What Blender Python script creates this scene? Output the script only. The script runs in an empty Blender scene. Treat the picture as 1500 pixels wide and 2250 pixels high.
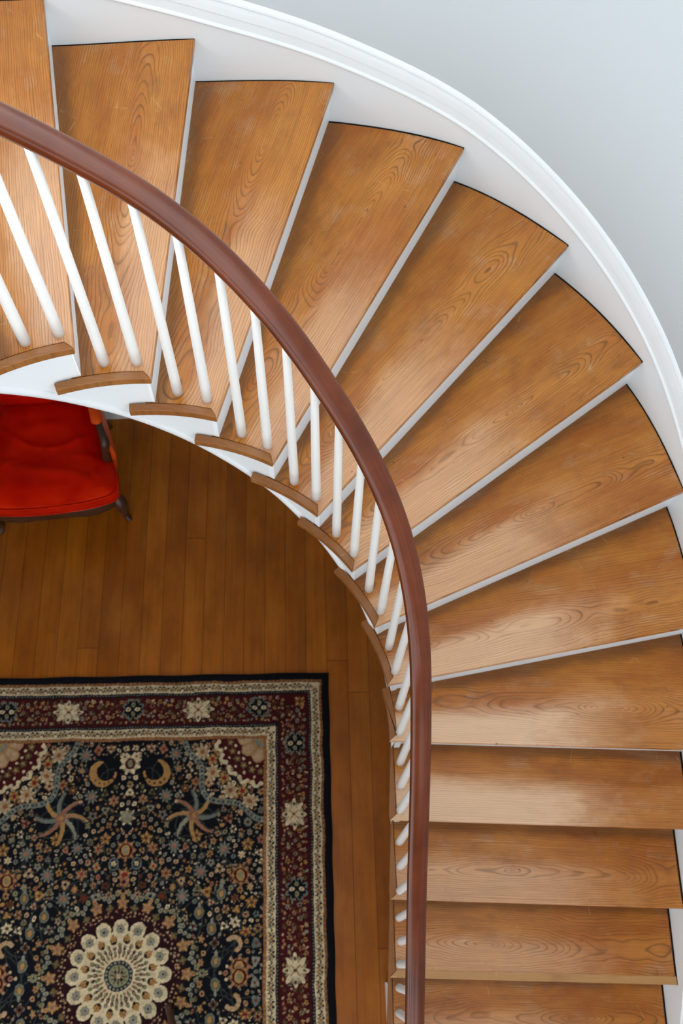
import bpy, bmesh, math, random
import numpy as np
from mathutils import Vector, Matrix, noise as mnoise

S = bpy.context.scene
COL = S.collection
PI = math.pi
sin, cos, rad = math.sin, math.cos, math.radians

# ------------------------------------------------------------------ camera, light, exposure
CAM_Z = 5.0899
cam_d = bpy.data.cameras.new('camera')
cam = bpy.data.objects.new('camera', cam_d)
COL.objects.link(cam)
_rt = Vector((0.99949991, 0.0, 0.03162165))
_up = Vector((-0.01287913, 0.91329957, 0.4070848))
_fw = Vector((0.02888004, 0.40728848, -0.91284283))
cam.matrix_world = Matrix(((_rt.x, _up.x, -_fw.x, 0), (_rt.y, _up.y, -_fw.y, 0),
                           (_rt.z, _up.z, -_fw.z, CAM_Z), (0, 0, 0, 1)))
cam_d.sensor_fit = 'HORIZONTAL'
cam_d.sensor_width = 36
cam_d.lens = 52.8
cam_d.clip_start = 0.05
cam_d.clip_end = 100
cam_d.dof.use_dof = True
cam_d.dof.focus_distance = 2.6
cam_d.dof.aperture_fstop = 8.0
S.camera = cam

world = bpy.data.worlds.new('daylight')
S.world = world
world.use_nodes = True
world.node_tree.nodes['Background'].inputs[0].default_value = (0.90, 0.96, 1.0, 1)
world.node_tree.nodes['Background'].inputs[1].default_value = 3.0

S.view_settings.view_transform = 'Standard'
S.view_settings.look = 'None'
S.view_settings.gamma = 1
S.view_settings.use_curve_mapping = False
S.view_settings.exposure = 0.12

# ------------------------------------------------------------------ materials
def srgb(r, g, b):
    f = lambda c: c / 12.92 if c <= 0.04045 else ((c + 0.055) / 1.055) ** 2.4
    return (f(r / 255), f(g / 255), f(b / 255), 1)

class NT:
    def __init__(s, name):
        s.m = bpy.data.materials.new(name)
        s.m.use_nodes = True
        s.t = s.m.node_tree
        s.b = s.t.nodes['Principled BSDF']
    def n(s, typ, **kw):
        x = s.t.nodes.new(typ)
        for k, v in kw.items(): setattr(x, k, v)
        return x
    def l(s, a, b): s.t.links.new(a, b)
    def put(s, sock, v):
        if isinstance(v, bpy.types.NodeSocket): s.l(v, sock)
        else: sock.default_value = v
    def math(s, op, a, b=None, c=None, clamp=False):
        x = s.n('ShaderNodeMath', operation=op, use_clamp=clamp)
        s.put(x.inputs[0], a)
        if b is not None: s.put(x.inputs[1], b)
        if c is not None: s.put(x.inputs[2], c)
        return x.outputs[0]
    def mix(s, f, a, b, mode='MIX'):
        x = s.n('ShaderNodeMix', data_type='RGBA', blend_type=mode)
        s.put(x.inputs[0], f); s.put(x.inputs[6], a); s.put(x.inputs[7], b)
        return x.outputs[2]
    def comb(s, x, y, z):
        c = s.n('ShaderNodeCombineXYZ')
        s.put(c.inputs[0], x); s.put(c.inputs[1], y); s.put(c.inputs[2], z)
        return c.outputs[0]
    def obj(s):
        tc = s.n('ShaderNodeTexCoord')
        sp = s.n('ShaderNodeSeparateXYZ')
        s.l(tc.outputs['Object'], sp.inputs[0])
        return tc.outputs['Object'], sp.outputs[0], sp.outputs[1], sp.outputs[2]
    def noise(s, vec, scale, detail=2, rough=0.5, dist=0.0):
        x = s.n('ShaderNodeTexNoise')
        s.l(vec, x.inputs['Vector'])
        x.inputs['Scale'].default_value = scale
        x.inputs['Detail'].default_value = detail
        x.inputs['Roughness'].default_value = rough
        x.inputs['Distortion'].default_value = dist
        return x.outputs[0]
    def ramp(s, f, stops, interp='LINEAR'):
        x = s.n('ShaderNodeValToRGB')
        x.color_ramp.interpolation = interp
        e = x.color_ramp.elements
        while len(e) < len(stops): e.new(0.5)
        for i, (p, c) in enumerate(stops):
            e[i].position = p
            e[i].color = c if isinstance(c, tuple) else (c, c, c, 1)
        s.put(x.inputs[0], f)
        return x.outputs[0]
    def bump(s, h, strength, dist=0.002):
        x = s.n('ShaderNodeBump')
        x.inputs['Strength'].default_value = strength
        x.inputs['Distance'].default_value = dist
        s.l(h, x.inputs['Height'])
        s.l(x.outputs[0], s.b.inputs['Normal'])
    def attr(s, name):
        x = s.n('ShaderNodeAttribute', attribute_type='OBJECT', attribute_name=name)
        return x.outputs['Fac']

def plain(name, col, rough=0.5, spec=0.5, var=0.04, scale=6.0, bump=0.0, bscale=80):
    t = NT(name)
    v, x, y, z = t.obj()
    n = t.noise(v, scale, 3)
    a = tuple(c * (1 - var) for c in col[:3]) + (1,)
    b = tuple(min(1, c * (1 + var)) for c in col[:3]) + (1,)
    t.l(t.mix(n, a, b), t.b.inputs['Base Color'])
    t.b.inputs['Roughness'].default_value = rough
    t.b.inputs['Specular IOR Level'].default_value = spec
    if bump: t.bump(t.noise(v, bscale, 2), bump)
    return t.m

def tread_wood(name, worn, varnish, dark, warm, gloss=0.3, wearing=True, swap=False):
    """flat-sawn fir: growth rings of a trunk cut lengthwise; grain runs along local X, the walking edge is at local Y = 0.
    The varnish has been walked off the front of the board and away from the wall; grime sits in the back corner."""
    t = NT(name)
    v, x, y, z = t.obj()
    if swap: x, y = y, x
    seed = t.attr('grain')
    x0 = t.attr('heart')          # where along the board the cathedral sits
    y0 = t.attr('pith')           # offset of the pith line across the board
    sl = t.attr('taper')          # how steeply the rings run out along the board
    sd = lambda k: t.math('ADD', seed, k)
    wig = t.noise(t.comb(t.math('MULTIPLY', x, 2.6), t.math('MULTIPLY', y, 3.5), seed), 1.0, 2)
    wig2 = t.noise(t.comb(t.math('MULTIPLY', x, 8.0), t.math('MULTIPLY', y, 24.0), seed), 1.0, 2, 0.55)
    dx = t.math('MULTIPLY', t.math('SUBTRACT', x, x0), sl)
    dx = t.math('MULTIPLY', t.math('TANH', t.math('DIVIDE', dx, 0.085)), 0.085)
    d = t.math('ADD', dx, t.math('MULTIPLY', t.math('SUBTRACT', wig, 0.5), 0.11))
    yy = t.math('ADD', t.math('SUBTRACT', y, y0), t.math('MULTIPLY', t.math('SUBTRACT', wig2, 0.5), 0.013))
    r = t.math('SQRT', t.math('ADD', t.math('MULTIPLY', yy, yy), t.math('MULTIPLY', d, d)))
    rn = t.noise(t.comb(t.math('MULTIPLY', x, 1.0), t.math('MULTIPLY', r, 24.0), seed), 1.0, 2)
    rr = t.math('ADD', t.math('MULTIPLY', r, 136.0), t.math('MULTIPLY', rn, 3.0))
    ring = t.math('FRACT', rr)
    line = t.ramp(ring, [(0.0, 0.05), (0.40, 0.0), (0.70, 0.18), (0.87, 1.0), (0.94, 0.9), (1.0, 0.05)])
    fib = t.noise(t.comb(t.math('MULTIPLY', x, 5.0), t.math('MULTIPLY', y, 260.0), seed), 1.0, 3, 0.65)
    mott = t.noise(t.comb(t.math('MULTIPLY', x, 3.0), t.math('MULTIPLY', y, 8.0), sd(5.0)), 1.0, 4, 0.6)
    mott2 = t.noise(t.comb(t.math('MULTIPLY', x, 6.0), t.math('MULTIPLY', y, 10.0), sd(9.0)), 1.0, 4, 0.65)
    vcol = t.mix(t.ramp(mott, [(0.34, 0.0), (0.66, 1.0)]), varnish, warm)
    stain = t.noise(t.comb(t.math('MULTIPLY', x, 4.0), t.math('MULTIPLY', y, 7.0), sd(15.0)), 1.0, 5, 0.7)
    vcol = t.mix(t.math('MULTIPLY', t.ramp(stain, [(0.52, 0.0), (0.72, 1.0)]), 0.55), vcol, srgb(128, 72, 24))
    if wearing:
        dep = t.math('ADD', t.attr('depth'), t.math('MULTIPLY', x, t.attr('flare')))
        q = t.math('DIVIDE', y, dep)
        edge = t.math('ADD', q, t.math('MULTIPLY', t.math('SUBTRACT', mott, 0.5), 0.40))
        wf = t.ramp(edge, [(0.36, 1.0), (0.68, 0.0)], 'EASE')
        wx = t.ramp(t.math('ADD', x, t.math('MULTIPLY', t.math('SUBTRACT', mott2, 0.5), 0.5)), [(0.55, 1.0), (1.0, 0.10)], 'EASE')
        w = t.math('MULTIPLY', t.math('MULTIPLY', wf, wx), t.attr('worn'))
        base = t.mix(w, vcol, worn)
        base = t.mix(t.math('MULTIPLY', t.ramp(mott2, [(0.55, 0.0), (0.8, 1.0)]), 0.4), base, worn)
        visf = t.math('ADD', 0.60, t.math('MULTIPLY', t.math('SUBTRACT', mott2, 0.5), 1.3))
    else:
        base = t.mix(t.math('MULTIPLY', t.ramp(mott2, [(0.5, 0.0), (0.75, 1.0)]), 0.5), vcol, worn)
        visf = 0.35
    keep = t.math('SUBTRACT', 1.0, t.math('MULTIPLY', w, 0.6)) if wearing else 1.0
    colr = t.mix(t.math('MULTIPLY', t.math('MULTIPLY', line, visf, clamp=True), keep), base, dark)
    fr = t.ramp(fib, [(0.38, 0.0), (0.75, 1.0)])
    colr = t.mix(t.math('MULTIPLY', t.math('MULTIPLY', fr, 0.42), keep), colr, dark)
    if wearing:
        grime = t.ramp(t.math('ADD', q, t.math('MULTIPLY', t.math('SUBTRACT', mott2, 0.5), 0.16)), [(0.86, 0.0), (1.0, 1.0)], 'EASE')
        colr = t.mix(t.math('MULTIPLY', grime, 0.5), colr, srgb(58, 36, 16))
    # small knocks and specks
    vo = t.n('ShaderNodeTexVoronoi')
    t.l(t.comb(t.math('ADD', t.math('MULTIPLY', x, 7.0), seed), t.math('MULTIPLY', y, 9.0), seed), vo.inputs['Vector'])
    vo.inputs['Scale'].default_value = 1.0
    speck = t.ramp(vo.outputs['Distance'], [(0.015, 1.0), (0.04, 0.0)])
    colr = t.mix(t.math('MULTIPLY', speck, 0.75), colr, srgb(50, 32, 18))
    # fine pale scratches
    vs = t.n('ShaderNodeTexVoronoi', feature='DISTANCE_TO_EDGE')
    t.l(t.comb(t.math('ADD', t.math('MULTIPLY', x, 3.0), seed), t.math('MULTIPLY', y, 1.6), sd(2.0)), vs.inputs['Vector'])
    vs.inputs['Scale'].default_value = 1.0
    scr = t.math('MULTIPLY', t.ramp(vs.outputs['Distance'], [(0.0, 1.0), (0.006, 0.0)]), t.ramp(wig2, [(0.55, 0.0), (0.7, 1.0)]))
    colr = t.mix(t.math('MULTIPLY', scr, 0.35), colr, srgb(214, 184, 140))
    t.l(colr, t.b.inputs['Base Color'])
    wear = t.noise(t.comb(t.math('MULTIPLY', x, 3.0), t.math('MULTIPLY', y, 6.0), sd(3.0)), 1.0, 3)
    t.l(t.math('ADD', gloss, t.math('MULTIPLY', t.math('SUBTRACT', wear, 0.5), 0.2)), t.b.inputs['Roughness'])
    t.b.inputs['Specular IOR Level'].default_value = 0.42
    t.bump(t.math('SUBTRACT', 1.0, t.math('ADD', t.math('MULTIPLY', line, 0.6), t.math('MULTIPLY', fib, 0.6))), 0.14, 0.002)
    return t.m

M = {}
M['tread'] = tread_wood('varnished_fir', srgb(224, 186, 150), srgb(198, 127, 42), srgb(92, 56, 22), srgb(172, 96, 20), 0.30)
M['nosing'] = tread_wood('nosing_wood', srgb(160, 116, 76), srgb(158, 104, 52), srgb(100, 62, 30), srgb(150, 92, 40), 0.32, False, True)
M['pale_wood'] = tread_wood('repair_strip_wood', srgb(190, 150, 104), srgb(190, 146, 92), srgb(150, 108, 66), srgb(186, 138, 80), 0.36, False)
M['joint'] = plain('gap_shade_fill', srgb(24, 20, 16), 0.9, 0.1, 0.2, 40)  # dark colour standing for the shade inside the tread's wall-end gap
M['white'] = plain('white_gloss_paint', srgb(229, 236, 240), 0.38, 0.5, 0.012, 3.0, 0.05, 25)
M['riser'] = plain('white_riser_enamel', srgb(240, 249, 255), 0.35, 0.5, 0.01, 3.0)
M['baluster'] = plain('white_baluster_paint', srgb(236, 238, 236), 0.36, 0.5, 0.015, 9.0, 0.05, 60)
M['wall'] = plain('pale_blue_grey_wall_paint', srgb(186, 193, 197), 0.85, 0.2, 0.008, 1.2, 0.05, 180)
M['ceiling'] = plain('white_ceiling_paint', srgb(225, 225, 222), 0.9, 0.2)
M['shoe'] = plain('white_baseboard_paint', srgb(222, 224, 222), 0.45, 0.4, 0.02)
M['dark_wood'] = plain('dark_carved_walnut', srgb(70, 44, 30), 0.38, 0.5, 0.25, 30, 0.1, 120)

def rail_wood():
    t = NT('mahogany_handrail')
    v, x, y, z = t.obj()
    n1 = t.noise(v, 5.0, 4, 0.6)
    uv = t.n('ShaderNodeUVMap')
    sp = t.n('ShaderNodeSeparateXYZ'); t.l(uv.outputs[0], sp.inputs[0])
    fib = t.noise(t.comb(t.math('MULTIPLY', sp.outputs[0], 3.0), t.math('MULTIPLY', sp.outputs[1], 34.0), 0.0), 1.0, 4, 0.6)
    c = t.mix(t.ramp(n1, [(0.3, 0.0), (0.7, 1.0)]), srgb(84, 35, 12), srgb(114, 52, 20))
    c = t.mix(t.math('MULTIPLY', t.ramp(fib, [(0.3, 0.0), (0.85, 1.0)]), 0.5), c, srgb(48, 20, 10))
    t.l(c, t.b.inputs['Base Color'])
    t.l(t.math('ADD', 0.16, t.math('MULTIPLY', n1, 0.10)), t.b.inputs['Roughness'])
    t.b.inputs['Specular IOR Level'].default_value = 0.4
    t.bump(fib, 0.02, 0.001)
    return t.m
M['rail'] = rail_wood()

def fabric(name, c1, c2):
    t = NT(name)
    v, x, y, z = t.obj()
    n = t.noise(v, 7.0, 3)
    t.l(t.mix(t.ramp(n, [(0.3, 0.0), (0.7, 1.0)]), c1, c2), t.b.inputs['Base Color'])
    t.b.inputs['Roughness'].default_value = 0.42
    t.b.inputs['Specular IOR Level'].default_value = 0.7
    t.b.inputs['Specular Tint'].default_value = srgb(255, 120, 40)
    t.b.inputs['Sheen Weight'].default_value = 0.30
    t.b.inputs['Sheen Roughness'].default_value = 0.4
    t.b.inputs['Sheen Tint'].default_value = srgb(255, 110, 60)
    wv = t.noise(v, 420.0, 1)
    t.bump(wv, 0.12, 0.001)
    return t.m
M['red'] = fabric('red_upholstery', srgb(186, 4, 2), srgb(214, 26, 4))
M['orange'] = fabric('orange_red_arm_fabric', srgb(214, 74, 24), srgb(222, 88, 34))

BOARD = 0.108
def floor_wood():
    t = NT('old_strip_floor')
    v, x, y, z = t.obj()
    u = t.math('DIVIDE', t.math('ADD', x, 0.0), BOARD)
    bi = t.math('FLOOR', u)
    fx = t.math('FRACT', u)
    wn = t.n('ShaderNodeTexWhiteNoise', noise_dimensions='1D'); t.l(bi, wn.inputs['W'])
    tone = wn.outputs['Value']
    off = t.math('MULTIPLY', tone, 17.3)
    vv = t.math('ADD', t.math('DIVIDE', y, 4.6), off)
    fy = t.math('FRACT', vv)
    wn2 = t.n('ShaderNodeTexWhiteNoise', noise_dimensions='2D')
    t.l(t.comb(bi, t.math('FLOOR', vv), 0.0), wn2.inputs['Vector'])
    tone2 = wn2.outputs['Value']
    edge = t.math('MINIMUM', fx, t.math('SUBTRACT', 1.0, fx))
    seam = t.ramp(edge, [(0.006, 1.0), (0.022, 0.0)])
    ey = t.math('MULTIPLY', t.math('MINIMUM', fy, t.math('SUBTRACT', 1.0, fy)), 4.6)
    seam2 = t.ramp(ey, [(0.0012, 1.0), (0.003, 0.0)])
    seam = t.math('MAXIMUM', seam, seam2)
    g = t.noise(t.comb(t.math('MULTIPLY', x, 70.0), t.math('MULTIPLY', y, 2.0), t.math('MULTIPLY', tone2, 40.0)), 1.0, 4, 0.6)
    m = t.noise(t.comb(t.math('MULTIPLY', x, 7.0), t.math('MULTIPLY', y, 1.6), t.math('MULTIPLY', tone2, 13.0)), 1.0, 3, 0.6)
    big = t.noise(v, 1.6, 3)
    pat = t.noise(t.comb(t.math('MULTIPLY', x, 5.0), t.math('MULTIPLY', y, 2.4), 2.0), 1.0, 5, 0.65)
    c = t.mix(tone2, srgb(162, 88, 12), srgb(188, 110, 20))
    c = t.mix(t.math('MULTIPLY', t.ramp(m, [(0.35, 0.0), (0.7, 1.0)]), 0.5), c, srgb(130, 66, 10))
    c = t.mix(t.math('MULTIPLY', t.ramp(g, [(0.4, 0.0), (0.8, 1.0)]), 0.4), c, srgb(104, 52, 10))
    c = t.mix(t.math('MULTIPLY', t.ramp(big, [(0.5, 0.0), (0.72, 1.0)]), 0.35), c, srgb(148, 96, 44))
    c = t.mix(t.math('MULTIPLY', t.ramp(pat, [(0.48, 0.0), (0.75, 1.0)]), 0.45), c, srgb(206, 132, 40))
    c = t.mix(t.math('MULTIPLY', t.ramp(pat, [(0.28, 1.0), (0.45, 0.0)]), 0.5), c, srgb(108, 56, 12))
    c = t.mix(t.math('MULTIPLY', seam, 0.6), c, srgb(40, 20, 8))
    t.l(c, t.b.inputs['Base Color'])
    t.l(t.math('ADD', 0.32, t.math('MULTIPLY', big, 0.15)), t.b.inputs['Roughness'])
    t.b.inputs['Specular IOR Level'].default_value = 0.3
    t.bump(t.math('SUBTRACT', 1.0, seam), 0.25, 0.002)
    return t.m
M['floor'] = floor_wood()

def rug_mat():
    t = NT('knotted_wool_pile')
    at = t.n('ShaderNodeAttribute', attribute_name='knots')
    v, x, y, z = t.obj()
    n = t.noise(v, 260.0, 2)
    n2 = t.noise(t.comb(t.math('MULTIPLY', x, 3.0), t.math('MULTIPLY', y, 60.0), 0.0), 1.0, 2)
    k = t.math('ADD', 0.80, t.math('ADD', t.math('MULTIPLY', n, 0.36), t.math('MULTIPLY', n2, 0.2)))
    t.l(t.mix(1.0, at.outputs['Color'], t.comb(k, k, k), 'MULTIPLY'), t.b.inputs['Base Color'])
    t.b.inputs['Roughness'].default_value = 0.95
    t.b.inputs['Specular IOR Level'].default_value = 0.1
    t.b.inputs['Sheen Weight'].default_value = 0.08
    t.bump(n, 0.5, 0.003)
    return t.m
M['rug'] = rug_mat()

# ------------------------------------------------------------------ helpers
def link(name, verts, faces, mat, parent=None, smooth=False, uvs=None):
    me = bpy.data.meshes.new(name)
    me.from_pydata([tuple(v) for v in verts], [], faces)
    me.validate()
    bm = bmesh.new(); bm.from_mesh(me)
    bmesh.ops.recalc_face_normals(bm, faces=bm.faces)
    bm.to_mesh(me); bm.free()
    if smooth: me.shade_smooth()
    o = bpy.data.objects.new(name, me)
    COL.objects.link(o)
    if mat: me.materials.append(mat)
    if parent: o.parent = parent
    return o

def tag(o, label=None, cat=None, group=None, kind=None):
    if label: o['label'] = label
    if cat: o['category'] = cat
    if group: o['group'] = group
    if kind: o['kind'] = kind
    return o

def empty(name, loc=(0, 0, 0), rz=0):
    o = bpy.data.objects.new(name, None)
    o.location = loc; o.rotation_euler = (0, 0, rz)
    o.empty_display_size = 0.1
    COL.objects.link(o)
    return o

def bevel(o, w, seg=2, ang=40):
    b = o.modifiers.new('bevel', 'BEVEL'); b.width = w; b.segments = seg
    b.limit_method = 'ANGLE'; b.angle_limit = rad(ang)
    o.data.shade_smooth()
    n = o.modifiers.new('wn', 'WEIGHTED_NORMAL'); n.keep_sharp = True
    return o

def prism(poly, z0, z1):
    n = len(poly)
    v = [(x, y, z0) for x, y in poly] + [(x, y, z1) for x, y in poly]
    f = [tuple(range(n))[::-1], tuple(range(n, 2 * n))]
    f += [(i, (i + 1) % n, n + (i + 1) % n, n + i) for i in range(n)]
    return v, f

def sweep(path, profile, lateral=None, close=True, caps=True):
    """profile: list of (across, up) or callable(i, t); path: points. frames use horizontal lateral"""
    path = [Vector(p) for p in path]
    n = len(path); V = []; k = None; U = []
    dist = 0
    for i, p in enumerate(path):
        tg = (path[min(i + 1, n - 1)] - path[max(i - 1, 0)]).normalized()
        if lateral: la = Vector(lateral(i))
        else:
            la = tg.cross(Vector((0, 0, 1)))
            la = la.normalized() if la.length > 1e-4 else Vector((1, 0, 0))
        upv = la.cross(tg).normalized()
        pr = profile(i / (n - 1)) if callable(profile) else profile
        k = len(pr)
        for a, b in pr: V.append(p + la * a + upv * b)
        if i: dist += (path[i] - path[i - 1]).length
        U.append(dist)
    F = []
    for i in range(n - 1):
        for j in range(k if close else k - 1):
            j2 = (j + 1) % k
            F.append((i * k + j, i * k + j2, (i + 1) * k + j2, (i + 1) * k + j))
    if caps and close:
        F.append(tuple(range(k))[::-1]); F.append(tuple(range((n - 1) * k, n * k)))
    return V, F

def tube(path, radii, seg=12):
    path = [Vector(p) for p in path]
    n = len(path)
    V = []; prev = None
    for i, p in enumerate(path):
        tg = (path[min(i + 1, n - 1)] - path[max(i - 1, 0)]).normalized()
        if prev is None:
            a = tg.cross(Vector((0.31, 0.9, 0.2))).normalized()
        else:
            a = (prev - tg * prev.dot(tg)).normalized()
        prev = a; b = tg.cross(a)
        r = radii[i] if not isinstance(radii, (int, float)) else radii
        for j in range(seg):
            q = 2 * PI * j / seg
            V.append(p + a * (r * cos(q)) + b * (r * sin(q)))
    F = []
    for i in range(n - 1):
        for j in range(seg):
            j2 = (j + 1) % seg
            F.append((i * seg + j, i * seg + j2, (i + 1) * seg + j2, (i + 1) * seg + j))
    F.append(tuple(range(seg))[::-1]); F.append(tuple(range((n - 1) * seg, n * seg)))
    return V, F

def join(*vf):
    V = []; F = []
    for v, f in vf:
        b = len(V); V += list(v); F += [tuple(i + b for i in q) for q in f]
    return V, F

def box(x0, x1, y0, y1, z0, z1):
    return prism([(x0, y0), (x1, y0), (x1, y1), (x0, y1)], z0, z1)

def catmull(pts, per=8):
    pts = [Vector(p) for p in pts]
    out = []
    P = [pts[0] * 2 - pts[1]] + pts + [pts[-1] * 2 - pts[-2]]
    for i in range(1, len(P) - 2):
        a, b, c, d = P[i - 1:i + 3]
        for k in range(per):
            t = k / per
            out.append(0.5 * ((2 * b) + (c - a) * t + (2 * a - 5 * b + 4 * c - d) * t * t + (3 * b - a - 3 * c + d) * t ** 3))
    out.append(pts[-1])
    return out

def lerp_list(x, xs, ys):
    return float(np.interp(x, xs, ys))

# ------------------------------------------------------------------ stair geometry (metres, floor at z = 0)
RISE = 0.184
CX, CY, RI = -0.4819, 0.7523, 0.785
ANG = {-3: 142.0, -2: 129.0, -1: 116.0, 0: 102.8, 1: 89.5, 2: 76.5, 3: 63.4, 4: 50.5, 5: 37.5, 6: 25.2, 7: 12.4, 8: 0.0}
YST = {8: 0.752, 9: 0.487, 10: 0.211, 11: -0.069, 12: -0.345, 13: -0.621, 14: -0.897}
XIN = {8: 0.303, 9: 0.312, 10: 0.322, 11: 0.326, 12: 0.329, 13: 0.331, 14: 0.333}
OUT = {-3: (-2.30, 2.80), -2: (-1.86, 2.81), -1: (-1.38, 2.828), 0: (-0.90, 2.862), 1: (-0.43, 2.911), 2: (0.058, 2.919), 3: (0.556, 2.803),
       4: (0.970, 2.504), 5: (1.265, 2.102), 6: (1.425, 1.640), 7: (1.478, 1.163), 8: (1.480, 0.727),
       9: (1.476, 0.456), 10: (1.476, 0.178), 11: (1.474, -0.096), 12: (1.472, -0.372), 13: (1.47, -0.65), 14: (1.47, -0.925), 15: (1.47, -1.2)}
ztop = lambda i: (15 - i) * RISE
_ok = sorted(OUT)
_oc = catmull([(OUT[k][0], OUT[k][1], 0) for k in _ok], 10)
def outer(s, off=0.0):
    u = (s - _ok[0]) * 10
    u = max(0, min(len(_oc) - 1.0001, u)); i = int(u)
    a, b = _oc[i], _oc[i + 1]
    p = a.lerp(b, u - i)
    j = max(0, i - 2); k = min(len(_oc) - 1, i + 3)
    tg = (_oc[k] - _oc[j]).normalized()
    nrm = Vector((-tg.y, tg.x, 0))          # points outward (path runs clockwise)
    return p + nrm * off
def inner(s, dr=0.0):
    """point on the well edge at step number s; dr > 0 moves away from the well"""
    if s <= 8:
        i = math.floor(s); i = max(-3, min(7, i))
        a = rad(ANG[i] + (ANG[i + 1] - ANG[i]) * (s - i))
        return Vector((CX + (RI + dr) * cos(a), CY + (RI + dr) * sin(a), 0))
    i = min(13, math.floor(s)); f = s - i
    return Vector((XIN[i] + (XIN[i + 1] - XIN[i]) * f + dr, YST[i] + (YST[i + 1] - YST[i]) * f, 0))
def step_at(p):
    """step number of the nosing line through plan point p"""
    if p[1] < CY:
        ks = sorted(YST); return float(np.interp(-p[1], [-YST[k] for k in ks], ks))
    a = math.degrees(math.atan2(p[1] - CY, p[0] - CX))
    ks = sorted(ANG); return float(np.interp(-a, [-ANG[k] for k in ks], ks))
FIRST, LAST = -2, 14

stair = tag(empty('staircase', (0, 0, 0)),
            'curved staircase of varnished wooden treads with white risers and white strings', 'staircase')

RET = 0.026
for i in range(FIRST, LAST + 1):
    zt = ztop(i); th = 0.030
    A = inner(i); B = outer(i, -0.002)          # front corners (nosing line)
    dirn = (B - A).normalized()
    perp = Vector((dirn.y, -dirn.x, 0))          # downhill
    back = lambda s: s
    # body outline: front line, wall edge, back under the riser above, inner joint with the return strip
    A2 = A + dirn * (RET / max(0.2, 1.0))
    pts = [A, B]
    SB = 0.042                                   # how far the board runs in under the riser above
    Au = inner(i - 1); Bu = outer(i - 1); du = (Bu - Au).normalized(); pu = Vector((du.y, -du.x, 0))
    so = i - 1 - SB / (Bu - outer(i - 0.5)).length * 0.5
    si = i - 1 - SB / (Au - inner(i - 0.5)).length * 0.5
    for k in range(1, 7): pts.append(outer(i + (so - i) * k / 6, -0.005))
    for k in range(0, 9):
        s = si + (i - si) * k / 8
        pts.append(inner(s, RET + 0.0016))
    pts[-1] = A + dirn * (RET + 0.0010) - perp * RET      # mitre
    ang = math.atan2(dirn.y, dirn.x)
    org = A.copy()
    # local frame: X along the tread, Y towards the step above
    ex = dirn; ey = -perp
    loc = lambda p: ((p - org).dot(ex), (p - org).dot(ey))
    poly = [loc(p) for p in pts]
    # drop repeated
    pl = []
    for q in poly:
        if not pl or (abs(q[0] - pl[-1][0]) + abs(q[1] - pl[-1][1])) > 1e-4: pl.append(q)
    v, f = prism(pl, -th, 0)
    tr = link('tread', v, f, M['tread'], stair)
    rot = Matrix(((ex.x, ey.x, 0, org.x), (ex.y, ey.y, 0, org.y), (0, 0, 1, zt), (0, 0, 0, 1)))
    tr.matrix_world = rot
    rnd = random.Random(100 + i * 7)
    tr['grain'] = rnd.uniform(0, 40)
    HEART = {0: (-1.2, .5, .10), 1: (.80, .15, .16), 2: (1.15, .16, .13), 3: (1.0, .19, .13), 4: (.62, .16, .12), 5: (.85, .14, .12), 6: (.78, .16, .15), 7: (.12, .12, .12),
             8: (.78, .15, .17), 9: (.2, .35, .05), 10: (.40, .12, .15), 11: (.30, .13, .2), 12: (.85, .14, .17)}
    tr['heart'], tr['pith'], tr['taper'] = HEART.get(i, (.6, .14, .14))
    dA = (A - inner(i - 1)).length; dB = (B - outer(i - 1)).length
    tr['depth'] = dA if i < 9 else 0.277
    tr['flare'] = (dB - dA) / (B - A).length if i < 9 else 0.0
    tr['worn'] = lerp_list(i, [0, 3, 6, 8, 9, 10, 12], [.50, .45, .55, 1.0, 1.0, .55, .35])
    # near-black strip painting the shade of the gap at the wall end
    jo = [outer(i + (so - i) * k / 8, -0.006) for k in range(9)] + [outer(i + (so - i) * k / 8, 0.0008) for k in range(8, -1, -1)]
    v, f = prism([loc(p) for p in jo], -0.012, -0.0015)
    jn = link('gap_shade_strip', v, f, M['joint'], tr); jn['label'] = 'black strip standing in for the shaded gap at the wall end of the tread'
    bevel(tr, 0.006, 3, 50)
    # return nosing along the well
    se = i - 1 - (0.5 if i <= 7 else 0.18 if i == 8 else 0.10) if i > -2 else i - 1
    o_in = []; o_out = []
    for k in range(0, 11):
        s = i + (se - i) * k / 10
        fl_ = max(0.0, i - s) * (0.012 if i >= 9 else 0.0)      # the straight strips splay a little towards the back
        o_in.append(inner(s, 0.0 + fl_) if i < 9 else Vector((XIN[i] + fl_ - (0.004 if 0 < k < 10 else 0), inner(s).y, 0))); o_out.append(inner(s, RET))
    o_out[0] = A + dirn * RET - perp * RET * 0.0
    # mitre: strip's end follows the diagonal of the front corner
    o_out[0] = A + dirn * RET - perp * RET
    strip = o_in + o_out[::-1]
    v, f = prism([loc(p) for p in strip], -th, 0)
    rn = link('return_nosing', v, f, M['nosing'], tr)
    rn['grain'] = rnd.uniform(0, 40); rn['heart'] = 0.9; rn['pith'] = -0.3; rn['taper'] = 0.03
    rn['label'] = 'darker mitred return strip at the well end of the tread'
    bevel(rn, 0.004, 3, 50)
    # mitre corner block completing the front of the strip
    if i == 11:
        q = [loc(A + dirn * 0.03), loc(B), loc(outer(i - 0.11, -0.004)), loc(inner(i - 0.11, 0.03))]
        v, f = prism(q, -0.002, 0.0015)
        fs = link('nosing_strip', v, f, M['pale_wood'], tr)
        fs['grain'] = 3.0; fs['heart'] = 0.5; fs['pith'] = -0.2; fs['taper'] = 0.05
        fs['label'] = 'paler replacement strip along the front edge'

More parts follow.
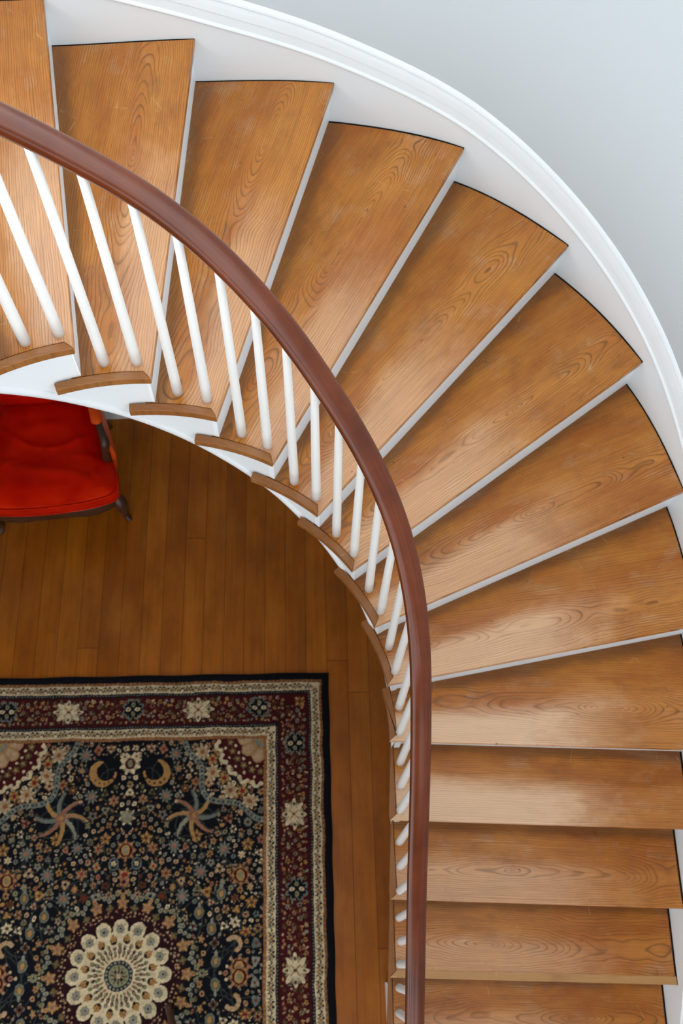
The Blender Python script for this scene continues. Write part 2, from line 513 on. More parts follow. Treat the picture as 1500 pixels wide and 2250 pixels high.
# risers: white boards set back under each nosing
for i in range(FIRST - 1, LAST + 1):
    z1 = ztop(i) - 0.028; z0 = ztop(i + 1) - 0.002
    A = inner(i); B = outer(i)
    dirn = (B - A).normalized(); perp = Vector((dirn.y, -dirn.x, 0))
    sb_ = lerp_list(i, [5, 6, 7, 8, 9], [.015, .018, .021, .027, .033])     # setback under the nosing
    a = A + dirn * 0.029 - perp * sb_; b = B + dirn * 0.012 - perp * sb_
    poly = [a, b, b - perp * 0.02, a - perp * 0.02]
    v, f = prism([(p.x, p.y) for p in poly], z0, z1)
    link('riser', v, f, M['riser'], stair)

# inner string: cut to the steps above, helical lower edge below
def string_drop(s):
    return lerp_list(s, [-3, 0, 1, 2, 3, 4, 5, 6.2, 8, 15], [-.375, -.372, -.362, -.345, -.315, -.298, -.275, -.262, -.262, -.262])
def line_z(s): return (15 - s) * RISE
ss = []
for i in range(FIRST - 1, LAST + 1):
    w = 0.015 / 0.178 if i < 8 else 0.015 / 0.277
    ss.append((i, i - w))
cols = []
for n_, (i, sr) in enumerate(ss):
    s0 = sr; s1 = ss[n_ + 1][1] if n_ + 1 < len(ss) else sr + 0.4
    top = ztop(i + 1) - 0.029 if i + 1 <= 15 else 0
    for k in range(0, 9):
        s = s0 + (s1 - s0) * k / 8
        cols.append((s, max(top, 0.0), max(0.0, line_z(s) + string_drop(s))))
V = []; F = []
for (s, zt_, zb) in cols:
    for dr in (0.030, 0.052):
        p = inner(s, dr)
        V.append((p.x, p.y, max(zt_, zb + 0.001))); V.append((p.x, p.y, zb))
for k in range(len(cols) - 1):
    a = k * 4; b = a + 4
    F += [(a, a + 1, b + 1, b), (a + 2, b + 2, b + 3, a + 3), (a, b, b + 2, a + 2), (a + 1, a + 3, b + 3, b + 1)]
F += [(0, 2, 3, 1), (len(V) - 4, len(V) - 3, len(V) - 1, len(V) - 2)]
ins = link('inner_string', V, F, M['white'], stair)
# bead along the foot of the string
path = []
for k in range(0, 141):
    s = -2.9 + (11.9 + 2.9) * k / 140
    p = inner(s, 0.030); z = line_z(s) + string_drop(s)
    path.append((p.x, p.y, z + 0.014))
pr = [(-0.002, -0.016), (0.004, -0.016), (0.0075, -0.008), (0.008, 0.002), (0.005, 0.010), (0.002, 0.014), (-0.002, 0.016)]
# lateral of sweep points to the right of travel (towards the well)
v, f = sweep(path, pr)
link('string_bead', v, f, M['white'], ins, True)
# plinth panel closing the low end of the string down to the floor
v, f = prism([(0.361, -0.10), (0.368, -0.29), (0.372, -0.95), (0.39, -0.95), (0.39, -0.10)], 0.0, 0.34)
link('string_plinth', v, f, M['white'], stair)

# soffit under the flight
V = []; F = []
for k in range(0, 121):
    s = -2.9 + (14.2 + 2.9) * k / 120
    z = max(0.002, line_z(s) + string_drop(s) + 0.012)
    a = inner(s, 0.045); b = outer(s, 0.005)
    V += [(a.x, a.y, z), (b.x, b.y, z), (a.x, a.y, z + 0.012), (b.x, b.y, z + 0.012)]
for k in range(120):
    a = 4 * k; b = a + 4
    F += [(a, a + 1, b + 1, b), (a + 2, b + 2, b + 3, a + 3), (a, b, b + 2, a + 2), (a + 1, a + 3, b + 3, b + 1)]
link('soffit', V, F, M['white'], stair, True)

# wall string with its stepped moulding
prof = [(0.0155, -0.40), (0.0, -0.40), (0.0, 0.068), (-0.003, 0.072), (-0.007, 0.075), (-0.008, 0.080), (-0.006, 0.085),
        (-0.002, 0.088), (0.0, 0.091), (0.001, 0.117), (0.004, 0.119), (0.004, 0.124), (-0.001, 0.127), (0.003, 0.150), (0.006, 0.166), (0.009, 0.168), (0.009, 0.173),
        (0.004, 0.176), (0.006, 0.186), (0.011, 0.193), (0.0145, 0.197), (0.0155, 0.198)]
def cap_off(s): return lerp_list(s, [-3, 0, 1, 2, 3, 4, 5, 6, 7, 15], [-.02, -.015, 0, .008, .010, .008, .004, -.004, 0.0, 0.0])
V = []; F = []; k = len(prof); nS = 190
for j in range(nS + 1):
    s = -2.9 + (14.9 + 2.9) * j / nS
    for (o, dz) in prof:
        p = outer(s, o + 0.001)
        z = line_z(s) + dz + (cap_off(s) if dz > -0.3 else 0)
        V.append((p.x, p.y, max(z, 0.0 + 0.0005 * dz)))
for j in range(nS):
    for q in range(k):
        q2 = (q + 1) % k
        F.append((j * k + q, j * k + q2, (j + 1) * k + q2, (j + 1) * k + q))
F += [tuple(range(k)), tuple(range(nS * k, (nS + 1) * k))]
o = link('wall_string', V, F, M['white'], stair)
bevel(o, 0.0008, 1, 60)

# ------------------------------------------------------------------ balustrade
RAILP = [(-0.646, 1.561, 3.532), (-0.549, 1.576, 3.438), (-0.416, 1.586, 3.309), (-0.304, 1.568, 3.199), (-0.203, 1.531, 3.095),
         (-0.083, 1.467, 2.959), (0.024, 1.386, 2.814), (0.123, 1.298, 2.671), (0.203, 1.204, 2.536), (0.26, 1.11, 2.413),
         (0.302, 1.002, 2.287), (0.328, 0.892, 2.165), (0.343, 0.782, 2.044), (0.351, 0.612, 1.911), (0.353, 0.407, 1.771),
         (0.353, 0.277, 1.684), (0.354, 0.144, 1.596), (0.360, -0.185, 1.379)]
pre = []
for s in (-3.0, -2.0, -1.2, -0.6):
    p = inner(s, 0.045); pre.append((p.x, p.y, line_z(s) + 0.79))
post = [(0.363, -0.345, 1.272), (0.366, -0.62, 1.088), (0.368, -0.90, 0.905)]
rp = catmull(pre + RAILP + post, 10)
for _ in range(30):
    rp = [rp[0]] + [(rp[i - 1] + rp[i] * 2 + rp[i + 1]) / 4 for i in range(1, len(rp) - 1)] + [rp[-1]]
def rail_at(q):
    best = min(range(len(rp) - 1), key=lambda i: (Vector((rp[i].x, rp[i].y)) - q).length)
    best = max(1, min(len(rp) - 2, best))
    a, b = rp[best - 1], rp[best + 1]
    d = Vector((b.x - a.x, b.y - a.y)); t = (q - Vector((a.x, a.y))).dot(d) / d.length_squared
    return a.lerp(b, max(0, min(1, t)))

bal = tag(empty('balustrade', (0.0, 0.0, 0)),
          'brown wooden handrail carried on round white balusters around the stairwell', 'balustrade')
def rail_profile(t):
    w = 0.0365 - 0.004 * min(1, max(0, (t - 0.35) / 0.4)); h = 0.027
    out = []
    for j in range(28):
        q = 2 * PI * j / 28
        e = 2.0 / 2.5
        x = math.copysign(abs(cos(q)) ** e, cos(q)) * w
        y = math.copysign(abs(sin(q)) ** e, sin(q)) * h
        if y < 0: x *= 1 - 0.18 * (-y / h)
        out.append((x, y))
    return out
v, f = sweep(rp, rail_profile)
hr = link('handrail', v, f, M['rail'], bal, True)
hr['label'] = 'brown polished wooden handrail'
uv = hr.data.uv_layers.new(name='UVMap')
k = 28
cum = [0.0]
for i in range(1, len(rp)): cum.append(cum[-1] + (rp[i] - rp[i - 1]).length)
for lp in hr.data.loops:
    vi = lp.vertex_index
    j = vi % k; jj = min(j, k - j)
    uv.data[lp.index].uv = (cum[vi // k], jj / k)

FEET = [(-0.797, 1.549, 0), (-0.701, 1.565, 0), (-0.613, 1.589, 1), (-0.52, 1.594, 1), (-0.422, 1.603, 2), (-0.33, 1.58, 2),
        (-0.233, 1.56, 3), (-0.148, 1.518, 3), (-0.063, 1.479, 4), (0.012, 1.421, 4), (0.085, 1.366, 5), (0.146, 1.292, 5),
        (0.208, 1.227, 6), (0.25, 1.143, 6), (0.292, 1.065, 7), (0.313, 0.971, 7), (0.341, 0.882, 8), (0.342, 0.786, 8),
        (0.357, 0.704, 9), (0.357, 0.614, 9), (0.353, 0.523, 9), (0.363, 0.424, 10), (0.364, 0.332, 10), (0.36, 0.242, 10),
        (0.371, 0.15, 11), (0.375, 0.063, 11), (0.369, -0.02, 11), (0.379, -0.109, 12), (0.377, -0.201, 12), (0.377, -0.29, 12)]
for s in (-2.7, -2.25, -1.7, -1.25, -0.65):
    p = inner(s, 0.055); FEET.append((p.x, p.y, math.ceil(s)))
for y in (-0.39, -0.48, -0.57): FEET.append((0.379, y, 13))
for y in (-0.66, -0.75, -0.84): FEET.append((0.379, y, 14))
for (x, y, i) in FEET:
    z0 = ztop(i); top = rail_at(Vector((x, y)))
    a = Vector((x, y, z0)); b = Vector((top.x, top.y, top.z - 0.015))
    n = 9
    path = [a.lerp(b, q / n) for q in range(n + 1)]
    rr = [0.0160 - 0.0052 * (q / n) for q in range(n + 1)]
    v, f = tube(path, rr, 20)
    link('baluster', v, f, M['baluster'], bal, True)
def lathe(prof, seg=24):
    V = []; F = []
    for (r, z) in prof:
        for j in range(seg):
            q = 2 * PI * j / seg; V.append((r * cos(q), r * sin(q), z))
    for i in range(len(prof) - 1):
        for j in range(seg):
            j2 = (j + 1) % seg; F.append((i * seg + j, i * seg + j2, (i + 1) * seg + j2, (i + 1) * seg + j))
    F.append(tuple(range(seg))[::-1]); F.append(tuple(range((len(prof) - 1) * seg, len(prof) * seg)))
    return V, F
v, f = lathe([(.07, 0), (.07, .12), (.055, .15), (.045, .3), (.05, .5), (.04, .72), (.05, .78), (.075, .82), (.075, .86), (.05, .89)])
nw = link('newel_post', [(a + 0.37, b - 1.0, c) for a, b, c in v], f, M['rail'], bal, True)

# ------------------------------------------------------------------ setting: walls, floors, ceiling
WALL_TOP, CEIL = 3.75, 5.75  # unseen open band between wall tops and ceiling, shaped to let daylight in
XL, YF = -2.62, -3.6
plan = []
for j in range(0, 181):
    s = -3 + 18 * j / 180
    p = outer(s, 0.017); plan.append((p.x, p.y))
plan = [(XL, plan[0][1])] + plan + [(plan[-1][0], YF)]
V = []; F = []
for (x, y) in plan: V += [(x, y, 0), (x, y, WALL_TOP)]
n0 = len(plan)
for j in range(n0 - 1): F.append((2 * j, 2 * j + 1, 2 * j + 3, 2 * j + 2))
w = link('wall_right', V, F, M['wall'], None, True)
sol = w.modifiers.new('thickness', 'SOLIDIFY'); sol.thickness = 0.12; sol.offset = 1
tag(w, 'pale blue grey curved wall beside the stairs', 'wall', kind='structure')
XR = plan[-1][0]; YB = plan[0][1]
def pierced(name, along_x, fixed, lo, hi, holes, label, sill=0.25, head=3.0, top=3.6):
    parts = []
    def bx(a, b, z0, z1):
        parts.append(box(a, b, fixed - 0.12, fixed, z0, z1) if along_x else box(fixed - 0.12, fixed, a, b, z0, z1))
    bx(lo, hi, 0, sill); bx(lo, hi, head, top)
    e = [lo] + [q for h in holes for q in h] + [hi]
    for q in range(0, len(e), 2): bx(e[q], e[q + 1], sill, head)
    v, f = join(*parts)
    tag(link(name, v, f, M['wall']), label, 'wall', kind='structure')
    return [(h, sill, head) for h in holes]
HL = pierced('wall_left', False, XL, YF, YB + 0.1, [(-3.4, -2.1), (-1.9, -0.6)], 'pale blue grey wall at the left of the hall')
HF = pierced('wall_front', True, YF, XL - 0.12, XR + 0.12, [(-2.45, -1.1), (-0.95, 0.25), (0.4, 1.4)], 'pale blue grey wall behind the viewer')
n_fill = 0  # frames for the unseen wall openings added to brighten stairs and floor
for ax, fixed, hs in ((False, XL, HL), (True, YF, HF)):
    for (a0, a1), z0, z1 in hs:
        n_fill += 1
        bars = []
        for (p0, p1, q0_, q1_) in ((a0, a1, z0, z0 + .05), (a0, a1, z1 - .05, z1), (a0, a0 + .05, z0, z1), (a1 - .05, a1, z0, z1), (a0, a1, (z0 + z1) / 2 - .02, (z0 + z1) / 2 + .02)):
            bars.append(box(p0, p1, fixed - .09, fixed - .04, q0_, q1_) if ax else box(fixed - .09, fixed - .04, p0, p1, q0_, q1_))
        v, f = join(*bars)
        tag(link('fill_opening_%d' % n_fill, v, f, M['white']), 'white frame of an unseen opening added to bring daylight into the hall', 'fill_opening', kind='structure')
v, f = box(XL - 0.6, XR + 0.6, YF - 0.6, 3.6, CEIL, CEIL + 0.1)
tag(link('ceiling', v, f, M['ceiling']), 'white ceiling high above the stairwell', 'ceiling', kind='structure')

fa = rad(1.4)
v, f = box(-2.9, 2.4, -4.2, 3.5, -0.08, 0)
fl = link('floor', v, f, M['floor'])
fl.location = (-0.562 + BOARD * 0.0, 1.346, 0); fl.rotation_euler = (0, 0, fa)
for vv in fl.data.vertices: vv.co.x += 0.562; vv.co.y -= 1.346
tag(fl, 'brown strip wood floor of the lower hall', 'floor', kind='structure')

# baseboard of the lower wall, behind the armchair
path = []
for j in range(0, 61):
    s = -3 + 6.5 * j / 60
    p = outer(s, 0.016); path.append((p.x, p.y, 0))
V = []; F = []
bp = [(0, 0), (-0.020, 0), (-0.020, 0.15), (-0.013, 0.165), (-0.013, 0.18), (0, 0.19)]
for j in range(0, 61):
    s = -3 + 6.5 * j / 60
    for (o_, z) in bp:
        p = outer(s, 0.016 + o_); V.append((p.x, p.y, z))
k = len(bp)
for j in range(60):
    for q in range(k):
        q2 = (q + 1) % k; F.append((j * k + q, j * k + q2, (j + 1) * k + q2, (j + 1) * k + q))
F += [tuple(range(k)), tuple(range(60 * k, 61 * k))]
tag(link('baseboard_back', V, F, M['shoe']), 'white baseboard along the lower wall behind the armchair', 'baseboard', kind='structure')

# upper landing around the well
e1 = inner(-3, 0.0); e2 = outer(-3, 0.0)
land = [(e1.x, e1.y), (e2.x, e2.y), (XL, YB), (XL, YF), (XR, YF), (XR, -1.9), (0.18, -1.9), (0.18, -1.0), (-0.7, -1.0), (-1.15, -0.45)]
v, f = prism(land, ztop(-3) - 0.25, ztop(-3))
tag(link('floor_upper', v, f, M['floor']), 'upper landing floor around the stairwell', 'floor', kind='structure')

# ------------------------------------------------------------------ rug
RW, RL = 0.995, 1.405
H = 0.0016
NX, NY = int(2 * RW / H), int(2 * RL / H)
gx = (np.arange(NX) + 0.5) * H - RW
gy = (np.arange(NY) + 0.5) * H - RL
C = {k: np.array(srgb(*v)[:3]) for k, v in dict(
    navy=(11, 13, 20), cream=(192, 177, 142), tan=(128, 86, 52), tan2=(152, 118, 80), maroon=(60, 15, 18), guard=(26, 21, 26),
    rose=(138, 96, 74), blue=(98, 104, 96), sage=(118, 118, 90), gold=(158, 120, 70), red=(112, 34, 28), olive=(92, 86, 56),
    grey=(128, 126, 110), brown=(78, 50, 32), dkblue=(28, 36, 44), pink=(166, 140, 108), vine=(48, 54, 48)).items()}
img = np.empty((NY, NX, 3)); img[:] = C['navy']
def win(cx, cy, r):
    i0 = max(0, int((cx - r + RW) / H)); i1 = min(NX, int((cx + r + RW) / H) + 2)
    j0 = max(0, int((cy - r + RL) / H)); j1 = min(NY, int((cy + r + RL) / H) + 2)
    if i1 <= i0 or j1 <= j0: return None
    X, Y = np.meshgrid(gx[i0:i1] - cx, gy[j0:j1] - cy)
    return (slice(j0, j1), slice(i0, i1)), X, Y
def rect(x0, x1, y0, y1, c):
    i = (gx >= x0) & (gx < x1); j = (gy >= y0) & (gy < y1)
    img[np.ix_(j, i)] = C[c]
def ell(cx, cy, a, b, c, rot=0.0):
    w_ = win(cx, cy, max(a, b))
    if w_ is None: return
    sl, X, Y = w_
    u = X * cos(rot) + Y * sin(rot); q = -X * sin(rot) + Y * cos(rot)
    img[sl][(u / a) ** 2 + (q / b) ** 2 < 1] = C[c]
def flower(cx, cy, r, n, c, core='brown', rot=0.0, amp=0.25, core_r=0.35, rim=None, sx=1.0, sy=1.0):
    w_ = win(cx, cy, r * 1.3 * max(sx, sy))
    if w_ is None: return
    sl, X, Y = w_
    X = X / sx; Y = Y / sy
    R = np.hypot(X, Y); T = np.arctan2(Y, X) - rot
    lim = r * (1 - amp + amp * np.cos(n * T))
    im = img[sl]
    if rim:
        im[R < lim * 1.0] = C[rim]; im[R < lim * 0.8] = C[c]
    else: im[R < lim] = C[c]
    im[(R < r * 0.8) & (R > r * 0.42) & (np.abs(np.sin(n * T / 2)) > 0.93)] = C[c] * 0.55
    im[R < r * core_r] = C[core]
def seg(x0, y0, x1, y1, wd, c):
    L_ = math.hypot(x1 - x0, y1 - y0)
    if L_ < 1e-6: return
    w_ = win((x0 + x1) / 2, (y0 + y1) / 2, L_ / 2 + wd)
    if w_ is None: return
    sl, X, Y = w_
    X = X + (x0 + x1) / 2 - x0; Y = Y + (y0 + y1) / 2 - y0
    t = np.clip((X * (x1 - x0) + Y * (y1 - y0)) / L_ ** 2, 0, 1)
    img[sl][np.hypot(X - t * (x1 - x0), Y - t * (y1 - y0)) < wd] = C[c]
def curve(pts, wd, c):
    for a, b in zip(pts[:-1], pts[1:]):
        seg(a[0], a[1], b[0], b[1], wd if not callable(wd) else wd(a), c)
rng = random.Random(7)
FX, FY = RW - 0.338, RL - 0.338       # field half size
# --- field: vines and scattered blossoms in one quarter, mirrored
def sym(fn, x, y):
    """fn(x, y, mx, my) for the four quarters"""
    for mx in (1, -1):
        for my in (1, -1):
            fn(mx * x, my * y, mx, my)
def vine(x, y, a, n, bend):
    P = [(x, y)]
    for q in range(n):
        a += bend; x += 0.02 * cos(a); y += 0.02 * sin(a); P.append((x, y))
    for mx in (1, -1):
        for my in (1, -1):
            curve([(mx * p, my * q) for p, q in P], 0.0022, 'vine')
for _ in range(60):
    vine(rng.uniform(0, FX), rng.uniform(0, FY), rng.uniform(0, 6.28), 14, rng.choice((-1, 1)) * rng.uniform(0.08, 0.3))
placed = []
def free(x, y, r):
    for (a, b, q) in placed:
        if (a - x) ** 2 + (b - y) ** 2 < (q + r) ** 2: return False
    return True
# featured motifs of the field (quarter positions)
def crescent(x, y, mx, my):
    for q in range(36):
        t = q / 35; an = rad(75 - 250 * t)
        px = x + mx * 0.055 * cos(an); py = y + my * 0.055 * sin(an)
        ell(px, py, 0.006 + 0.012 * sin(PI * min(1, t * 1.15)) ** 0.8, 0.006 + 0.012 * sin(PI * min(1, t * 1.15)) ** 0.8, 'gold')
    for q in range(5):
        an = rad(-40 - 26 * q); ell(x + mx * 0.055 * cos(an), y + my * 0.055 * sin(an), 0.006, 0.006, 'brown')
def pinwheel(x, y, mx, my):
    for q, cc in enumerate(('gold', 'blue', 'rose', 'tan2', 'grey', 'gold', 'rose', 'blue')):
        a0 = q * PI / 4 + 0.3
        P = [(x + mx * rr_ * cos(a0 + rr_ * 5), y + my * rr_ * sin(a0 + rr_ * 5)) for rr_ in (0.02, 0.045, 0.07, 0.095, 0.115)]
        curve(P, 0.0105, cc)
        curve([(px + mx * 0.014 * cos(a0 + 1.5), py + my * 0.014 * sin(a0 + 1.5)) for px, py in P], 0.003, 'vine')
    flower(x, y, 0.03, 8, 'rose', 'gold', 0.2)
big = [
    (0.0, 0.955, 0.055, 'pal'), (0.125, 0.915, 0.075, 'cres'), (0.32, 0.70, 0.105, 'pin'), (0.0, 0.70, 0.045, 'palg'),
    (0.0, 0.545, 0.05, 'palo'), (0.0, 0.435, 0.03, 'flo'), (0.10, 0.60, 0.03, 'star'), (0.055, 0.485, 0.026, 'blu'),
    (0.18, 0.80, 0.034, 'bstar'), (0.334, 0.605, 0.03, 'star'), (0.278, 0.334, 0.035, 'bstar'), (0.13, 0.555, 0.028, 'pal2'),
    (0.42, 0.19, 0.03, 'tear'), (0.44, 0.05, 0.045, 'tear'), (0.52, 0.12, 0.045, 'hook'), (0.55, 0.02, 0.045, 'palo'),
    (0.20, 0.44, 0.03, 'pal2'), (0.36, 0.44, 0.034, 'bstar'), (0.55, 0.42, 0.04, 'palo'), (0.47, 0.54, 0.034, 'bstar'),
    (0.58, 0.56, 0.032, 'star'), (0.23, 0.56, 0.03, 'bstar'), (0.36, 0.26, 0.03, 'tear'), (0.60, 0.30, 0.03, 'star'),
    (0.46, 0.34, 0.025, 'tear'), (0.22, 1.0, 0.035, 'bstar'), (0.07, 0.78, 0.028, 'pal2')]
def draw_big(kind, r):
    def fn(x, y, mx, my):
        if kind == 'pal':
            flower(x, y, 0.055, 8, 'cream', 'olive', PI / 8, 0.2, 0.5); ell(x, y, 0.022, 0.028, 'maroon'); ell(x, y, 0.012, 0.018, 'sage')
            for q in (-1, 1): flower(x + q * 0.03, y + my * 0.035, 0.022, 6, 'cream', 'tan')
        elif kind == 'cres': crescent(x, y, mx, my)
        elif kind == 'pin': pinwheel(x, y, mx, my)
        elif kind == 'palg': flower(x, y, 0.042, 7, 'sage', 'olive', PI / 2 * my, 0.3, 0.3, 'cream'); ell(x, y, 0.014, 0.02, 'grey')
        elif kind == 'palo': flower(x, y, 0.052, 8, 'gold', 'maroon', PI / 2, 0.22, 0.62, 'rose'); ell(x, y, 0.02, 0.026, 'gold'); ell(x, y, 0.012, 0.017, 'sage')
        elif kind == 'flo': flower(x, y, 0.036, 6, 'tan2', 'red', 0.3, 0.3, 0.4); flower(x, y - my * 0.03, 0.026, 5, 'rose', 'maroon')
        elif kind == 'star': flower(x, y, r, 5, 'gold', 'brown', my * PI / 2, 0.38, 0.3)
        elif kind == 'bstar': flower(x, y, r, 9, 'blue', 'rose', 0.1, 0.32, 0.35, 'grey')
        elif kind == 'blu': ell(x, y, 0.024, 0.028, 'blue'); ell(x, y, 0.018, 0.022, 'dkblue'); flower(x, y, 0.013, 5, 'cream', 'gold')
        elif kind == 'pal2': flower(x, y, r, 6, 'tan2', 'red', my * 0.6, 0.36, 0.25, 'rose')
        elif kind == 'tear':
            ell(x, y, 0.022, 0.028, 'blue'); ell(x, y, 0.016, 0.021, 'olive'); ell(x, y, 0.010, 0.014, 'gold'); ell(x, y + my * 0.034, 0.007, 0.013, 'grey')
        elif kind == 'hook':
            for q in range(20):
                an = rad(-60 + 200 * q / 19); ell(x + mx * 0.03 * cos(an), y + my * 0.03 * sin(an), 0.010, 0.010, 'pink' if q % 4 else 'gold')
    return fn
for (x, y, r, kd) in big:
    placed.append((x, y, r)); placed.append((-x, y, r)); placed.append((x, -y, r)); placed.append((-x, -y, r))
    sym(draw_big(kd, r), x, y)
pal_list = ['cream', 'pink', 'tan2', 'tan2', 'rose', 'grey', 'sage', 'pink', 'tan2', 'olive', 'gold', 'grey', 'cream', 'brown', 'blue']
def in_spandrel(x, y): return x > 0.28 + (1.067 - y) * 0.9 - 0.02 and y > 0.66 and (x - 0.3) * 1.0 + (y - 0.66) > 0.22
for (r, tries) in ((0.023, 160), (0.017, 700), (0.012, 2400), (0.0075, 2600), (0.0045, 1800)):
    for _ in range(tries):
        x = rng.uniform(0.0, FX - 0.006); y = rng.uniform(0.0, FY - 0.006)
        if math.hypot(x, y) < 0.25: continue
        if x < r: x = 0
        if y < r: y = 0
        if not free(x, y, r * 1.3): continue
        placed.append((x, y, r))
        c1 = rng.choice(pal_list); c2 = rng.choice(('brown', 'red', 'navy', 'maroon', 'gold', 'brown'))
        n_ = rng.choice((3, 5, 4, 6, 7, 3)); am_ = rng.uniform(0.15, 0.45); ex_ = rng.uniform(0.75, 1.2); rim_ = rng.choice((None, None, 'grey', 'tan', 'vine')); ro = rng.uniform(0, 6.28)
        if r > 0.012:
            sym(lambda a, b, mx, my: flower(a, b, r * 1.12, n_, c1, c2, math.atan2(my * sin(ro), mx * cos(ro)), am_, 0.3, rim_, ex_, 1.0), x, y)
        else:
            e_ = rng.uniform(0.5, 1.0)
            sym(lambda a, b, mx, my: ell(a, b, r, r * e_, c1, mx * my * ro), x, y)
            if r > 0.007: sym(lambda a, b, mx, my: ell(a, b, r * 0.35, r * 0.35, c2), x, y)
# --- corner spandrels
def spandrel(x, y, mx, my):
    cxs, cys = mx * FX, my * FY
    flower(cxs, cys, 0.001, 5, 'cream')
sx_, sy_ = FX, FY
def spt(u, v_, mx, my): return mx * (FX - u), my * (FY - v_)
for mx in (1, -1):
    for my in (1, -1):
        # maroon ground
        w_ = win(mx * FX, my * FY, 0.34)
        sl, X, Y = w_
        inside = (np.abs(X + mx * FX) < FX) & (np.abs(Y + my * FY) < FY)
        Rr = np.hypot(X, Y); Tt = np.arctan2(np.abs(Y), np.abs(X))
        lim = 0.225 + 0.018 * np.cos(Tt * 12)
        im = img[sl]
        m_ = inside & (Rr < lim); im[m_] = C['maroon'] * 1.1
        m2 = inside & (Rr < 0.105 + 0.022 * np.abs(np.cos(Tt * 5))); im[m2] = C['tan2']
        m3 = inside & (Rr < 0.10 + 0.018 * np.abs(np.cos(Tt * 5))) & (np.abs(np.cos(Tt * 5)) > 0.45) & (Rr > 0.06); im[m3] = C['pink']
        m4 = inside & (Rr < 0.045); im[m4] = C['grey']
        m5 = inside & (Rr < 0.02); im[m5] = C['gold']
        # flower buds on maroon
        for q in range(6):
            an = rad(6 + 15.6 * q)
            u, v_ = spt(0.165 * cos(an), 0.165 * sin(an), mx, my)
            flower(u, v_, 0.019, 5, 'olive', 'gold', an)
            for e_ in (0.195, 0.14):
                u, v_ = spt(e_ * cos(an + 0.13), e_ * sin(an + 0.13), mx, my); ell(u, v_, 0.007, 0.007, 'cream')
        # cream cloud hooks along the edge of the maroon
        for q in range(5):
            an = rad(9 + 18 * q)
            for d_ in range(-5, 6):
                a2 = an + d_ * 0.022
                rr_ = 0.238 - 0.0011 * d_ * d_ + (0.012 if abs(d_) == 5 else 0)
                u, v_ = spt(rr_ * cos(a2), rr_ * sin(a2), mx, my); ell(u, v_, 0.0085, 0.0085, 'cream')
        # big rosettes
        for an, rr_ in ((12, 0.31), (33, 0.30), (57, 0.30), (78, 0.31)):
            u, v_ = spt(rr_ * cos(rad(an)), rr_ * sin(rad(an)), mx, my); flower(u, v_, 0.040, 8, 'pink', 'tan', 0.2, 0.22, 0.3, 'cream')
        for an in (22, 45, 68):
            u, v_ = spt(0.275 * cos(rad(an)), 0.275 * sin(rad(an)), mx, my); flower(u, v_, 0.03, 5, 'gold', 'red', rad(an), 0.35)
        # pale blue ribbon bounding the spandrel
        prevp = None
        for q in range(0, 61):
            an = rad(1.5 * q); rr_ = 0.365 + 0.028 * math.cos(an * 8)
            u_, v0 = rr_ * cos(an), rr_ * sin(an)
            if u_ > 0 and v0 > 0:
                pt = spt(u_, v0, mx, my)
                ell(pt[0], pt[1], 0.0135, 0.0135, 'blue' if q % 4 else 'grey')
        for q in range(0, 31):
            an = rad(3 * q); rr_ = 0.365 + 0.028 * math.cos(an * 8)
            pt = spt(rr_ * cos(an), rr_ * sin(an), mx, my); ell(pt[0], pt[1], 0.005, 0.005, 'dkblue')
# --- medallion
Xm, Ym = np.meshgrid(gx, gy)
def med_mask():
    return np.hypot(Xm, Ym), np.arctan2(Ym, Xm)
R_, T_ = med_mask()
NP = 16
T14 = T_ - PI / 2
outer_r = 0.335 + 0.014 * np.abs(np.cos(T14 * NP / 2))
img[R_ < outer_r] = C['navy']
img[(R_ < 0.300)] = C['maroon'] * 0.35 + C['navy'] * 0.5
for q in range(NP):
    an = PI / 2 + 2 * PI * q / NP
    if q % 1 == 0:
        flower(0.310 * cos(an), 0.310 * sin(an), 0.030, 5, 'tan2', 'rose', an, 0.28, 0.3, 'gold'); ell(0.338 * cos(an), 0.338 * sin(an), 0.013, 0.010, 'tan2', an)
        ell(0.338 * cos(an), 0.338 * sin(an), 0.006, 0.004, 'tan', an)
    a2 = an + PI / NP
    flower(0.292 * cos(a2), 0.292 * sin(a2), 0.019, 4, 'olive', 'tan', a2, 0.3, 0.3)
    for d_ in (-0.12, -0.06, 0.0, 0.06, 0.12):
        a3 = a2 + d_; r3 = 0.326 + 0.22 * abs(d_)
        ell(r3 * cos(a3), r3 * sin(a3), 0.012, 0.0095, 'sage' if abs(d_) > 0.08 else 'grey', a3)
        ell(r3 * cos(a3), r3 * sin(a3), 0.004, 0.005, 'olive', a3)
    for e_ in range(6):
        a3 = an + (e_ - 2.5) * 2 * PI / NP / 6
        for r3 in (0.256, 0.272):
            
            dr_ = rng.uniform(-0.007, 0.007); da_ = rng.uniform(-0.012, 0.012)
            if rng.random() < 0.85: flower((r3 + dr_) * cos(a3 + da_), (r3 + dr_) * sin(a3 + da_), rng.uniform(0.004, 0.0075), 3, rng.choice(('pink', 'pink', 'rose', 'tan2')), 'pink', a3, 0.3, 0.2)
for q in range(NP):
    an = PI / 2 + 2 * PI * q / NP
    for rr_, cc in ((0.0395, 'guard'), (0.0365, 'cream')):
        ell(0.2035 * cos(an), 0.2035 * sin(an), rr_ * 1.02, rr_ * 0.95, cc, an)
    ell(0.234 * cos(an), 0.234 * sin(an), 0.008, 0.010, 'cream', an)
img[R_ < 0.190] = C['cream']
